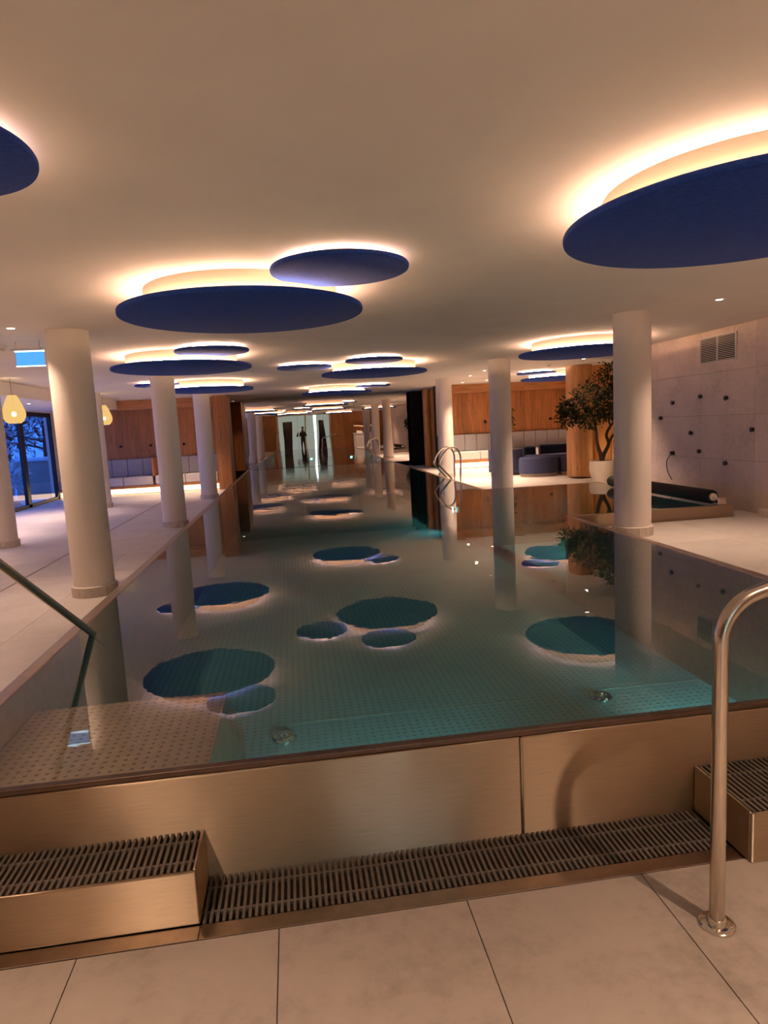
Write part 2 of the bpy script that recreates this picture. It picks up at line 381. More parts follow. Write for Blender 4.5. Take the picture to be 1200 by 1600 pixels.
# right stone wall with panels
wr = struct(G().box(XR+.015, XR+.3, YB, 10.4, -.1, ZC).build('wall_right', 'grout'), 'wall clad in large grey-beige stone panels')
zs_ = [ZR, .79, 1.355, 1.91, ZC]; ystart = 7.27-9*1.07
cacheP = {}
for j in range(4):
    y = ystart
    while y < 10.4:
        a, b_ = max(y, YB), min(y+1.07, 10.4)
        if b_-a > .05:
            key = (round(b_-a, 3), j)
            if key not in cacheP: cacheP[key] = G().box(0, .02, -(b_-a)/2+.0015, (b_-a)/2-.0015, .0015, zs_[j+1]-zs_[j]-.0015).mesh('panel', 'wall_stone')
            inst('panel', cacheP[key], wr, (XR, (a+b_)/2, zs_[j]))
        y += 1.07
struct(G().box(XR-.14, XR-.001, YB, 7.0, ZR, ZR+.09).build('baseboard_right', 'wall_stone', bevel=.006))
struct(G().box(XR+.3, XR2+.2, 10.2, 10.4, -.1, ZC).build('wall_lounge_front', 'plaster'))
struct(G().box(XR2, XR2+.2, 10.4, 18.6, -.1, ZC).build('wall_lounge_side', 'larch'))
# planked walls
def planks(parent, x0, x1, y, z0, z1, wd, m='larch', face=-1):
    n = max(1, round((x1-x0)/wd)); ww = (x1-x0)/n
    me = G().box(-ww/2+.0015, ww/2-.0015, -.012, .012, z0, z1).mesh('plank', m)
    for i in range(n): inst('plank', me, parent, (x0+(i+.5)*ww, y+random.uniform(-.002, .002), 0))
wl = struct(G().box(XL, -1.95, 18.6, 18.8, -.1, ZC).build('wall_alcove_left', 'dark_void'), 'vertical larch boards of the left seating alcove')
planks(wl, XL, -2.0, 18.585, .92, 2.21, .155)
wR2 = struct(G().box(4.02, XR2, 18.2, 18.4, 0, ZC).build('wall_lounge_back', 'dark_void'), 'vertical larch boards behind the right lounge bench')
planks(wR2, 4.02, XR2, 18.185, 1.09, 2.22, .155)
struct(G().box(XL, -2.0, 18.22, 18.6, 2.2, ZC-.002).build('trim_1', 'larch_x', bevel=.004), 'larch cornice over the left alcove')
struct(G().box(4.02, XR2, 17.85, 18.2, 2.22, ZC-.002).build('trim_2', 'larch_x', bevel=.004), 'larch cornice over the right lounge')
pier = struct(G().box(-1.98, -1.645, 17.75, 18.8, 0, ZC-.002).build('wall_pier', 'larch'), 'larch clad pier at the pool end of the left alcove')
me = G().box(-.0565, .0565, 0, .016, 0, ZC-.004).mesh('plank', 'larch')
for i in range(3): inst('plank', me, pier, (-1.92+i*.115, 17.734, 0))
me = G().box(0, .016, -.076, .076, 0, ZC-.004).mesh('plank', 'larch')
for i in range(7): inst('plank', me, pier, (-1.645, 17.825+i*.153, 0))
struct(G().box(XL, -2.0, 18.8, 20.7, -.1, ZC).build('wall_behind_alcove', 'larch'))
struct(G().box(XL, XR2, YF, YF+.2, -.8, ZC).build('wall_far', 'dark_void'))
wb = struct(G().box(XL-.2, XR2, YB-.2, YB, -.3, ZC).build('wall_back', 'larch'), 'larch boarded wall at the near end')
planks(wb, XL, -1.40, YB+.012, ZF, ZC-.01, .22); planks(wb, 1.82, XR, YB+.012, ZF, ZC-.01, .22)

# ------------------------------------------------------------------ window side, snow outside
wlw = struct(G().box(XL-.2, XL, YB, 9.0, -.1, ZC).box(XL-.2, XL, 9.0, 18.8, 2.2, ZC).box(XL-.2, XL, 9.0, 18.8, -.3, -.005).box(XL-.2, XL, 18.0, 18.8, -.005, 2.2).build('wall_left', 'plaster'), 'pale wall with tall glazing onto the snowy garden')
edges = [9.0, 11.35, 13.75, 16.08, 18.0]
for i in range(4):
    a, b_ = edges[i], edges[i+1]
    wnd = struct(G().box(XL-.10, XL-.02, a, a+.09, 0, 2.2).box(XL-.10, XL-.02, b_-.09, b_, 0, 2.2).box(XL-.10, XL-.02, a, b_, 0, .07).box(XL-.10, XL-.02, a, b_, 2.1, 2.2).build('window_%d' % (i+1), 'black_metal'), 'tall dark framed window onto snow')
    G().box(XL-.066, XL-.058, a+.09, b_-.09, .07, 2.1).build('pane', 'window_glass', wnd)
tag(G().box(-30, XL-.21, -5, 45, -.35, -.13).build('snowy_ground', 'snow'), 'snow covered ground outside the windows', 'snow')['kind'] = 'stuff'
gw = tag(G().box(-8.0, -6.85, 20.3, 20.7, -.129, .95).build('garden_wall', 'outside_wall', bevel=.01), 'low grey garden wall outside under a snow cap', 'wall')
G().box(-8.05, -6.8, 20.25, 20.75, .951, 1.06).build('snow_cap', 'snow', gw, bevel=.04)
def leaf_cloud(centers, nper, size, seed, squash=1.0, aspect=.38):
    rnd = random.Random(seed); g = G()
    for (cx_, cy_, cz_, r) in centers:
        for k in range(nper):
            while True:
                p = Vector((rnd.uniform(-1, 1), rnd.uniform(-1, 1), rnd.uniform(-1, 1)))
                if .15 < p.length < 1: break
            p = p*(.55+.45*rnd.random()); q = Vector((cx_+p.x*r, cy_+p.y*r, cz_+p.z*r*squash))
            d = (p.normalized()+Vector((rnd.uniform(-1, 1), rnd.uniform(-1, 1), rnd.uniform(-1, .5)))).normalized()
            s_ = d.cross(Vector((rnd.uniform(-1, 1), rnd.uniform(-1, 1), rnd.uniform(-1, 1)))).normalized()
            L = size*rnd.uniform(.6, 1.25); W = L*aspect/2; nrm = d.cross(s_)
            b = len(g.v); mid = q+d*L*.5+nrm*L*.08
            g.v += [tuple(q), tuple(mid+s_*W), tuple(q+d*L), tuple(mid-s_*W), tuple(mid+nrm*W*.15)]
            g.f += [(b, b+4, b+1), (b+1, b+4, b+2), (b+2, b+4, b+3), (b+3, b+4, b)]
    return g
def snow_tree(loc, h, r, seed, label):
    t = thing('snowy_tree', loc, label, 'tree', 'snowy trees outside'); rnd = random.Random(seed)
    tg = G().tube([(0, 0, -.1), (.05, .03, h*.5), (0, .1, h*.95)], [.13, .08, .03], 8)
    for k in range(14):
        a = rnd.uniform(0, 2*PI); z = rnd.uniform(.25, .9)*h
        tg.tube([(0, 0, z), (math.cos(a)*r*.5, math.sin(a)*r*.5, z+.2), (math.cos(a)*r*.9, math.sin(a)*r*.9, z+.25)], [.04, .025, .01], 6)
    tg.build('trunk', 'twig', t, smooth=True)
    cs = [(rnd.uniform(-1, 1)*r*.55, rnd.uniform(-1, 1)*r*.55, h*rnd.uniform(.25, .95), r*.5) for _ in range(12)]
    o = leaf_cloud(cs, 130, .26, seed, 1.0, .3).build('snowy_twigs', 'leaf_snow', t); o['kind'] = 'stuff'
    o2 = leaf_cloud(cs, 110, .24, seed+50, 1.0, .25).build('dark_twigs', 'twig', t); o2['kind'] = 'stuff'
snow_tree((-8.35, 23.9, -.02), 4.4, 1.5, 3, 'snow-laden tree behind the garden wall, seen through the right pane')
snow_tree((-11.2, 28.0, -.02), 5.4, 2.4, 4, 'snow-laden tree farther off beyond the garden wall')
snow_tree((-9.6, 21.9, -.02), 3.6, 1.2, 5, 'snow-laden tree left of the garden wall beyond the dark mullion')
sh = thing('snowy_shrub', (-7.45, 18.6, -.02), 'snow covered shrub right outside the left pane', 'shrub')
G().tube([(0, 0, -.1), (0, 0, .5)], .03, 6).build('stem', 'twig', sh)
o = leaf_cloud([(0, 0, .72, .38), (.15, -.4, .66, .3), (-.1, .4, .66, .3)], 70, .34, 9, 1, .25).build('foliage', 'leaf_snow', sh); o['kind'] = 'stuff'
sb = tag(G().lathe([(1.3, 0), (1.15, .25), (.8, .48), (.35, .6), (.01, .62)], (0, 0, 0), 24, sx=.45, syy=1.5).build('snow_bank', 'snow', smooth=True, loc=(-6.95, 15.6, -.129)), 'smooth bank of snow piled against the window', 'snow')

# ------------------------------------------------------------------ the pool
pool = struct(G().box(PX0-.3, PX1+.3, PY0, PY1, PFZ-.1, PFZ).box(PX1, BX1+.1, BY0-.1, BY1+.1, PFZ-.1, PFZ).build('pool_basin', 'pool_floor_steel'), 'stainless steel pool basin with studded floor')
def wallbox(*a, m='steel_rim', nm='pool_wall', bev=.008): return G().box(*a).build(nm, m, pool, bevel=bev)
wallbox(PX0-.08, PX0, PY0, PY1, PFZ, ZW+.003)                          # left rim
wallbox(PX1, PX1+.08, PY0, BY0-.05, PFZ, ZW+.003)
wallbox(PX1, PX1+.08, BY1+.05, PY1, PFZ, ZW+.003)
wallbox(PX1, BX1+.08, BY0-.05, BY0, PFZ, ZW+.004, m='steel_wall', nm='bay_wall')
wallbox(PX1, BX1+.08, BY1, BY1+.05, PFZ, ZW+.003, nm='bay_wall')
wallbox(BX1, BX1+.08, BY0, BY1, PFZ, ZW+.003, nm='bay_wall')
wallbox(PX0-.08, PX1+.08, PY1-.02, PY1+.08, PFZ, ZW+.004)
# near overflow wall: sheets welded at x = .76
for (a, b_) in ((-2.4, .7575), (.7605, 3.13)):
    G().box(a, b_, PY0-.015, PY0+.02, -.45, ZW-.022).build('steel_sheet', 'steel_wall', pool, bevel=.006, seg=3)
G().box(-2.4, 3.13, PY0-.013, PY0+.02, ZW-.022, ZW+.002).build('overflow_lip', 'dark_steel', pool, bevel=.006, seg=3)
G().box(.7568, .7612, PY0-.0185, PY0+.015, -.45, ZW-.023).build('weld_bead', 'steel_polished', pool)
# floor inlets, weld seam
for (x, y) in ((-.195, 4.38), (2.16, 4.47)):
    fi = thing('floor_inlet', (x, y, PFZ), 'round metal floor inlet under water near the %s' % ('left steps' if x < 0 else 'right pool wall'), 'inlet', 'floor inlets')
    G().lathe([(.085, 0), (.085, .012), (.075, .022), (.05, .024), (.045, .014), (.001, .014)], n=32).build('ring', 'steel_polished', fi, smooth=True)
    G().lathe([(.036, .012), (.034, .030), (.02, .040), (.001, .042)], n=24).build('cap', 'steel_polished', fi, smooth=True)
G().box(-.4, PX1, 4.595, 4.605, PFZ, PFZ+.003).build('weld_seam', 'steel_rim', pool)
# steps in the left corner
stp = thing('pool_steps', (-.89, 2.3, PFZ), 'studded steel steps under water in the near left corner', 'steps')
for (y0, y1, zt) in ((2.26, 3.35, .13), (3.35, 3.66, -.10), (3.66, 3.97, -.34)):
    G().box(-.468, .468, y0-2.3, y1-2.3, 0, zt-PFZ).build('step', 'steel_step', stp, bevel=.006)
e_ = .002
poly = [(PX0+e_, PY0+.021), (PX1-e_, PY0+.021), (PX1-e_, BY0+e_), (BX1-e_, BY0+e_), (BX1-e_, BY1-e_), (PX1-e_, BY1-e_), (PX1-e_, PY1-.021), (PX0+e_, PY1-.021)]
wm = G(); wm.v = [(x, y, z) for z in (PFZ+.001, ZW) for x, y in poly]
wm.f = [tuple(reversed(range(8))), tuple(range(8, 16))]+[(i, (i+1) % 8, 8+(i+1) % 8, 8+i) for i in range(8)]
wo = tag(wm.build('pool_water', 'pool_water'), 'calm clear teal water filling the pool', 'water'); wo['kind'] = 'stuff'
# underwater lamps (spot lights inside lamp housings)
def pool_lamp(x, y, z, rz, e, label, cone=120, tilt=78):
    t = thing('underwater_lamp', (x, y, z), label, 'lamp', 'underwater lamps'); t.rotation_euler = (0, 0, rz)
    g = G().lathe([(.075, 0), (.075, .02), (.06, .024)], n=24, cap1=False); g.v = [(a, c, -b) for a, b, c in g.v]; g.build('bezel', 'steel_polished', t, smooth=True)
    g = G().lathe([(.056, .0), (.056, .012)], n=24); g.v = [(a, c, -b) for a, b, c in g.v]; g.build('lens', 'pool_lamp_lens', t)
    ld = bpy.data.lights.new('underwater_beam', 'SPOT'); ld.energy = e*POOL; ld.color = (.50, 1.0, 1.0); ld.spot_size = math.radians(cone); ld.spot_blend = .8; ld.shadow_soft_size = .05
    lo = bpy.data.objects.new('underwater_beam', ld); COL.objects.link(lo); lo.parent = t; lo.location = (0, .05, 0); lo.rotation_euler = (math.radians(tilt), 0, 0)
pool_lamp(2.82, PY0+.05, -.25, 0, 95, 'underwater lamp on the near wall at the right corner', 50, 72)
pool_lamp(.45, PY0+.05, -.25, 0, 45, 'underwater lamp in the middle of the near wall', 70, 72)
pool_lamp(PX1-.03, 12.4, -.25, PI/2, 6, 'underwater lamp on the right wall beyond the bay')
pool_lamp(BX1-.03, 9.2, -.25, PI/2, 6, 'underwater lamp inside the side bay')

# ------------------------------------------------------------------ overflow grates
GP, GW = .0207, .0095
def grate(name, x0, x1, y0, y1, z, label, vis=None):
    t = thing(name, ((x0+x1)/2, (y0+y1)/2, z-.03), label, 'grate', 'overflow grates')
    me = G().box(-GW/2, GW/2, -(y1-y0)/2, (y1-y0)/2, 0, .026).mesh('slat', 'grate_plastic')
    n = int((x1-x0)/GP)
    for i in range(n): inst('slat', me, t, (-(x1-x0)/2+(i+.5)*(x1-x0)/n, 0, .004))
    for f in (.24, .76):
        G().box(-(x1-x0)/2, (x1-x0)/2, (f-.5)*(y1-y0)-.005, (f-.5)*(y1-y0)+.005, .006, .026).build('cross_rod', 'grate_plastic', t)
    return t
grate('overflow_grate', -.398, 1.448, 1.992, PY0-.017, ZF, 'long dark slatted overflow grate at floor level under the steel wall')
grate('overflow_grate', -1.75, -.412, 2.005, PY0-.017, .081, 'raised dark slatted grate in the steel box at lower left')
grate('overflow_grate', 1.462, 2.35, 1.905, PY0-.017, .081, 'raised dark slatted grate behind the handrail at lower right')
ch = struct(G().box(-.40, 1.45, 1.975, PY0-.012, -.40, -.38).box(-.40, 1.45, 1.97, 1.985, -.4, ZF-.03).build('gutter_channel', 'dark_void'))
struct(G().box(-.398, 1.45, 1.925, 1.990, -.4, ZF-.001).build('trim_3', 'steel_rim', bevel=.003), 'steel strip between floor tiles and grate')
bl = thing('gutter_box', (-1.08, 1.99, ZF), 'golden steel box carrying the raised grate at lower left', 'box')
G().box(-.70, .682, 0, .012, 0, .184).build('front_panel', 'steel_wall', bl, bevel=.005)
G().box(.670, .682, .0122, .228, 0, .184).build('end_panel', 'steel_wall', bl, bevel=.004)
G().box(-.70, .670, .013, .228, 0, .02).build('bottom', 'dark_void', bl)
G().box(-.70, .682, -.064, -.001, -.05, -.001).build('floor_strip', 'steel_rim', bl, bevel=.003)
br = thing('gutter_box', (1.90, 1.89, ZF), 'steel box carrying the raised grate at lower right behind the handrail', 'box')
G().box(-.448, .50, 0, .012, 0, .184).build('front_panel', 'steel_wall', br, bevel=.01)
G().box(-.448, -.438, .0122, .328, 0, .184).build('end_panel', 'steel_wall', br, bevel=.004)
G().box(-.438, .50, .013, .328, 0, .02).build('bottom', 'dark_void', br)

# ------------------------------------------------------------------ columns
def column(x, y, z0, label, r=.185, base=True, grp='round white columns'):
    t = thing('round_column', (x, y, z0), label, 'column', grp)
    G().lathe([(r, .0), (r, ZC-z0-.001)], n=48).build('shaft', 'column_plaster', t, smooth=True)
    if base:
        n = 20; a0 = PI/n-.006; ri, ro = r+.001, r+.022; g = G(); h = .095
        g.v = [(rr*math.cos(a), rr*math.sin(a), z) for z in (0, h) for rr in (ri, ro) for a in (-a0, a0)]
        g.f = [(0, 1, 3, 2), (4, 6, 7, 5), (2, 3, 7, 6), (0, 4, 5, 1), (0, 2, 6, 4), (1, 5, 7, 3)]
        me_ = g.mesh('plinth_tile', 'stone_plinth')
        for k in range(n): inst('plinth_tile', me_, t, (0, 0, 0), 2*PI*k/n)
        G().lathe([(r+.0005, h), (r+.02, h), (r+.012, h+.006), (r+.0005, h+.008)], n=40, cap0=False, cap1=False).build('plinth_cap', 'column_plaster', t, smooth=True)
column(-1.97, 6.5, 0, 'nearest white round column on the left deck at the pool edge')
column(-1.97, 10.95, 0, 'second white round column along the left pool edge')
column(-1.97, 15.5, 0, 'farthest white round column along the left pool edge')
column(3.52, 6.5, ZR, 'nearest white round column on the right deck before the side bay')
column(3.54, 10.95, ZR, 'white round column just behind the side bay water')
column(3.58, 15.25, ZR, 'farthest white round column on the right, behind the pool ladder')
column(-4.17, 14.95, 0, 'white round column by the windows half hidden behind the nearest left column', grp='window columns')
column(-4.22, 10.05, 0, 'white round column by the windows cut by the left picture edge', grp='window columns')

# ------------------------------------------------------------------ ceiling discs
def ring(R, r, z, n=64, k=8):
    return G().tube([(R*math.cos(2*PI*i/n), R*math.sin(2*PI*i/n), z) for i in range(n)], r, k, closed=True)
def disc(x, y, big, label):
    R, rd, zb = (.855, .67, 2.28) if big else (.42, .27, 2.385)
    th = .035 if big else .028; t = thing('ceiling_disc', (x, y, zb), label, 'ceiling lamp', 'large blue ceiling discs' if big else 'small blue ceiling discs')
    pn = G().lathe([(R-.012, 0), (R-.003, .004), (R, .012), (R, th-.008), (R-.004, th), (R-.012, th)], n=96).build('panel', 'felt_navy', t, smooth=True)
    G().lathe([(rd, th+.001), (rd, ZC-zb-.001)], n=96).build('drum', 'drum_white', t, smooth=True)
    ring(rd+(.040 if big else .035), .008, th+.010).build('led_strip', 'led_warm' if big else 'led_small', pn, smooth=True)
for a in [(-.283, 4.95, 1, 'large blue ceiling disc left of centre, nearest whole one'), (.356, 4.13, 0, 'small blue ceiling disc overlapping the nearest whole large disc'),
          (2.18, 2.91, 1, 'largest-looking blue ceiling disc cut by the right picture edge'), (-1.20, 2.42, 0, 'blue ceiling disc cut by the left picture edge'),
          (-1.30, 8.72, 1, 'large blue ceiling disc above the second left column'), (-.84, 7.92, 0, 'small pale-lit ceiling disc under the large disc above the second left column'),
          (-1.52, 13.1, 1, 'large blue ceiling disc above the third left column'), (-2.36, 12.75, 0, 'small blue ceiling disc half hidden by the second left column'),
          (1.39, 10.78, 1, 'large blue ceiling disc over the middle of the pool'), (.265, 10.42, 0, 'small blue ceiling disc left of the middle pool disc'), (1.26, 9.72, 0, 'small pale-lit ceiling disc before the middle pool disc'),
          (1.16, 16.3, 1, 'farthest large ceiling disc in front of the mirror wall'), (1.99, 15.8, 0, 'farthest small ceiling disc in front of the mirror wall'),
          (4.0, 8.72, 1, 'large blue ceiling disc over the side bay behind the right column'), (6.05, 14.4, 1, 'large blue ceiling disc over the lounge seats'), (5.32, 13.9, 0, 'small pale ceiling disc beside the lounge disc')]:
    disc(*a)

# ------------------------------------------------------------------ mirror wall, curtain, logs
mi = thing('mirror_wall', (1.0, 20.50, ZW), 'full height dark mirror wall at the far end of the pool', 'mirror')
mi.rotation_euler = (0, 0, -.0136)
for (a, b_, th) in ((-1.98, .195, .0020), (.200, 1.95, -.0020), (1.955, 3.66, .0004)):
    p = G().box(-(b_-a)/2, (b_-a)/2, -.01, .0, .006, ZC-ZW-.004).build('panel', 'mirror_film', mi, loc=((a+b_)/2-1.0, -.005, 0)); p.rotation_euler = (0, 0, th)
def curtain(x0, x1, y, z0, z1, label):
    n = 90; g = G()
    for z in (z0, z1):
        for i in range(n+1):
            t = i/n; g.v.append((x0+(x1-x0)*t, y+.035*math.sin(t*PI*2*5)+.012*math.sin(t*37), z))
    for i in range(n): g.f.append((i, i+1, n+2+i, n+1+i))
    o = g.build('curtain', 'curtain_black', smooth=True); md = o.modifiers.new('thick', 'SOLIDIFY'); md.thickness = .006
    return tag(o, label, 'curtain')
curtain(3.64, 4.05, 20.2, ZR, ZC-.01, 'black floor length curtain beside the mirror wall')
for (x, y, r, lb) in ((3.98, 19.3, .105, 'left one of two round larch posts beside the black curtain'), (4.20, 19.28, .115, 'right one of two round larch posts beside the black curtain')):
    tag(G().lathe([(r*1.0, 0), (r*.985, 1.0), (r, ZC-ZR-.001)], n=32).build('round_post', 'larch_pillar', smooth=True, loc=(x, y, ZR)), lb, 'post', 'larch posts')

# ------------------------------------------------------------------ benches
def bench(name, x0, x1, yf, yb, zf, label, cushions, npan, fin=None):
    t = thing(name, ((x0+x1)/2, (yf+yb)/2, zf), label, 'bench'); ox, oy = (x0+x1)/2, (yf+yb)/2
    L = lambda a, b_, c, d, e, f: G().box(a-ox, b_-ox, c-oy, d-oy, e, f)
    L(x0, x1, yf+.09, yb-.06, 0, .17).build('base', 'larch_x', t)
    L(x0, x1, yf+.075, yf+.089, .02, .15).build('led_strip', 'led_bench', t)
    L(x0, x1, yf, yb-.06, .17, .225).build('seat_board', 'larch_x', t, bevel=.004)
    for (a, b_) in cushions: L(a+.004, b_-.004, yf+.01, yb-.09, .226, .455).build('seat_cushion', 'pale_upholstery', t, bevel=.025, seg=3)
    ww = (x1-x0)/npan
    me_ = G().box(-ww/2+.003, ww/2-.003, -.045, .045, 0, .46)
    for i in range(npan):
        o_ = me_.build('back_cushion', 'grey_upholstery', t, bevel=.018, seg=3, loc=(x0+(i+.5)*ww-ox, yb-.046-oy, .457))
    if fin: L(fin-.03, fin+.03, yf+.02, yb-.10, .456, .93).build('divider', 'larch', t, bevel=.004)
bench('upholstered_bench', XL+.02, -2.02, 17.95, 18.57, 0, 'grey upholstered bench with glowing base in the left alcove', [(XL+.02, -4.45), (-4.45, -3.7), (-3.64, -2.87), (-2.87, -2.02)], 10, -3.67)
bench('upholstered_bench', 4.1, XR2-.02, 17.52, 18.165, ZR, 'pale upholstered bench with glowing base along the lounge wall', [(4.1, 5.08), (5.08, 6.1), (6.1, 7.1), (7.1, XR2-.02)], 13)
for i, (x, z, lb) in enumerate(((-4.56, 1.257, 'left'), (-3.79, 1.248, 'middle'), (-2.92, 1.234, 'right'))):
    o = G().lathe([(.035, 0), (.035, .05), (.03, .055)], n=20); o.v = [(a, -c, b_) for a, b_, c in o.v]
    tag(o.build('wall_hook', 'black_metal', loc=(x, 18.572, z), smooth=True), '%s black round wall hook on the left alcove boards' % lb, 'hook', 'alcove wall hooks')
for i, (x, z, lb) in enumerate(((5.42, 1.405, 'left'), (7.34, 1.397, 'right'))):
    o = G().lathe([(.04, 0), (.04, .05), (.034, .055)], n=20); o.v = [(a, -c, b_) for a, b_, c in o.v]
    tag(o.build('wall_hook', 'black_metal', loc=(x, 18.172, z), smooth=True), '%s black round wall hook on the lounge boards' % lb, 'hook', 'lounge wall hooks')

# ------------------------------------------------------------------ lounge seats
def pouf(x, y, r, h, label, sx=1.0, syy=1.0):
    t = thing('pouf', (x, y, ZR), label, 'pouf', 'blue lounge seats')
    G().lathe([(r*.93, 0), (r*.93, .07)], n=40, sx=sx, syy=syy).build('base', 'taupe_base', t, smooth=True)
    G().lathe([(r, .071), (r, h-.05), (r-.01, h-.018), (r-.04, h), (r*.5, h+.004), (.001, h+.006)], n=48, sx=sx, syy=syy, cap1=False).build('cushion', 'navy_upholstery', t, smooth=True)
pouf(5.36, 13.98, .44, .42, 'blue round-fronted pouf nearest the pool in the lounge', 1.0, .72)
pouf(6.62, 14.15, .40, .50, 'taller blue pouf partly behind the larch pillar', .9, .8)
so = thing('lounge_sofa', (6.1, 15.35, ZR), 'dark blue low sofa with curved backs behind the blue poufs', 'sofa')
G().box(-.55, 1.3, -.62, .25, 0, .07).build('base', 'taupe_base', so)
G().box(-.55, -.17, -.65, .05, .071, .40).build('seat', 'navy_upholstery', so, bevel=.04, seg=3)
G().box(-.16, 1.3, -.65, .05, .071, .40).build('seat', 'navy_upholstery', so, bevel=.04, seg=3)
G().box(-.55, -.235, .06, .25, .071, .60).build('backrest', 'dark_navy', so, bevel=.05, seg=3)
G().box(-.135, 1.3, .06, .25, .071, .63).build('backrest', 'dark_navy', so, bevel=.05, seg=3)
bc = thing('seat_block', (6.03, 14.02, ZR), 'square blue seat block between the two blue poufs', 'seat')
G().box(-.2, .2, -.2, .25, 0, .07).build('base', 'taupe_base', bc); G().box(-.21, .21, -.21, .26, .071, .40).build('cushion', 'navy_upholstery', bc, bevel=.03, seg=3)
tc = thing('tub_chair', (4.99, 14.95, ZR), 'blue tub chair half hidden behind the column at the side bay', 'chair')
G().lathe([(.30, 0), (.30, .06)], n=32).build('base', 'taupe_base', tc, smooth=True)
G().lathe([(.37, .061), (.38, .38), (.35, .41), (.001, .42)], n=40, cap1=False).build('seat', 'navy_upholstery', tc, smooth=True)
g = G()
for z in (.061, .60):
    for rr in (.382, .46):
        for i in range(25):
            a = math.radians(60+i*10); g.v.append((rr*math.cos(a), rr*math.sin(a), z))
for i in range(24):
    g.f += [(i, i+1, 26+i, 25+i), (50+i, 75+i, 76+i, 51+i), (i, 50+i, 51+i, i+1), (25+i, 26+i, 76+i, 75+i)]
g.f += [(0, 25, 75, 50), (24, 74, 99, 49)]
g.build('backrest', 'navy_upholstery', tc, smooth=True, bevel=.02)

# ------------------------------------------------------------------ larch pillars, lamp, tree
def rpillar(x, y, w_, d_, r, label):
    g = G(); n = 8; pts = []
    for (cx_, cy_, a0) in ((w_/2-r, d_/2-r, 0), (-w_/2+r, d_/2-r, PI/2), (-w_/2+r, -d_/2+r, PI), (w_/2-r, -d_/2+r, 1.5*PI)):
        for k in range(n+1):
            a = a0+PI/2*k/n; pts.append((cx_+r*math.cos(a), cy_+r*math.sin(a)))
    m = len(pts); g.v = [(p[0], p[1], z) for z in (.04, ZC-ZR-.001) for p in pts]
    g.f = [tuple(reversed(range(m))), tuple(range(m, 2*m))]+[(i, (i+1) % m, m+(i+1) % m, m+i) for i in range(m)]
    t = thing('larch_pillar', (x, y, ZR), label, 'pillar', 'rounded larch pillars')
    g.build('cladding', 'larch_pillar', t, smooth=True)
    G().lathe([(.03, 0), (.03, .045)], n=16).build('foot', 'steel_tube', t, smooth=True)
rpillar(5.87, 12.98, .44, .56, .17, 'rounded larch pillar behind the potted tree, left one')
rpillar(6.46, 13.35, .46, .56, .17, 'rounded larch pillar behind the potted tree, right one')
sdb = thing('white_sideboard', (6.95, 12.45, ZR), 'low white sideboard beyond the potted tree beside the right column', 'sideboard')
G().box(-.45, .45, -.2, .2, .03, .30).build('body', 'white_metal', sdb, bevel=.006); G().box(-.46, .46, -.21, .21, .301, .325).build('top', 'white_metal', sdb, bevel=.004)
tl = thing('table_lamp', (6.58, 12.42, ZR+.326), 'small glowing globe lamp on the white sideboard', 'lamp')
G().lathe([(.05, 0), (.05, .012), (.012, .02), (.012, .07)], n=20).build('foot', 'black_metal', tl, smooth=True)
G().lathe([(.012, .071), (.06, .09), (.08, .14), (.06, .19), (.012, .212)], n=28).build('globe', 'lantern_glow', tl, smooth=True)

pt = thing('potted_tree', (5.61, 11.45, ZR), 'small leafy tree with twisted trunks in a cream pot', 'plant')
G().lathe([(.135, 0), (.155, .01), (.205, .16), (.232, .30), (.228, .40), (.215, .44), (.198, .44), (.20, .40), (.19, .38), (.001, .38)], n=48, cap1=False).build('pot', 'pot_ceramic', pt, smooth=True)
G().lathe([(.188, .381), (.1, .395), (.001, .40)], n=24, cap0=False, cap1=False).build('soil', 'soil', pt, smooth=True)
tk = G()
for path, rr in (([(0, 0, .38), (-.01, 0, .50), (-.06, .02, .66), (-.10, .0, .80), (-.13, -.03, 1.0), (-.14, .02, 1.15), (-.25, 0, 1.45)], [.055, .048, .036, .03, .028, .022, .012]),
                 ([(-.13, -.03, .98), (-.21, 0, 1.08), (-.30, .02, 1.2), (-.45, 0, 1.35)], [.02, .018, .014, .008]),
                 ([(0, 0, .45), (.05, .02, .56), (.13, .0, .74), (.10, .03, .90), (.17, 0, 1.06), (.25, .02, 1.14), (.26, 0, 1.3), (.22, 0, 1.6), (.2, 0, 1.9)], [.045, .036, .03, .026, .024, .022, .018, .014, .008]),
                 ([(.13, 0, .74), (.22, .03, .88), (.32, 0, .98), (.42, .02, 1.1), (.45, 0, 1.35)], [.026, .022, .02, .018, .01]),
                 ([(.17, 0, 1.06), (.15, .03, 1.16), (.20, 0, 1.26), (.1, 0, 1.5)], [.018, .015, .012, .008])):
    tk.tube(smooth_path(path, 4), [rr[min(int(i/4), len(rr)-1)]*(1-(i/4) % 1)+rr[min(int(i/4)+1, len(rr)-1)]*((i/4) % 1) for i in range((len(path)-1)*4+1)], 8)
tk.build('trunk', 'bark', pt, smooth=True)
cs = [(-.42, 0, 1.45, .33), (-.55, .05, 1.30, .22), (-.25, -.1, 1.25, .25), (-.2, 0, 1.62, .32), (.05, .05, 1.75, .33), (.05, -.1, 1.45, .3), (.2, 0, 1.98, .27), (.3, .05, 1.6, .33), (.42, 0, 1.85, .28), (.45, .05, 1.4, .3), (.15, .1, 1.35, .22), (-.62, -.02, 1.42, .16)]
o = leaf_cloud([(a*1.1, b_*1.1, 1.6+(c-1.6)*1.12, d*1.12) for a, b_, c, d in cs], 290, .08, 21, .85, .40).build('foliage', 'leaf_green', pt); o['kind'] = 'stuff'
sp2 = thing('potted_shrub', (5.75, 17.2, ZR+.0), 'small green plant half hidden behind the column at the side bay', 'plant')
G().lathe([(.10, 0), (.14, .3), (.13, .3), (.12, .28), (.001, .28)], n=28, cap1=False).build('pot', 'pot_ceramic', sp2, smooth=True)
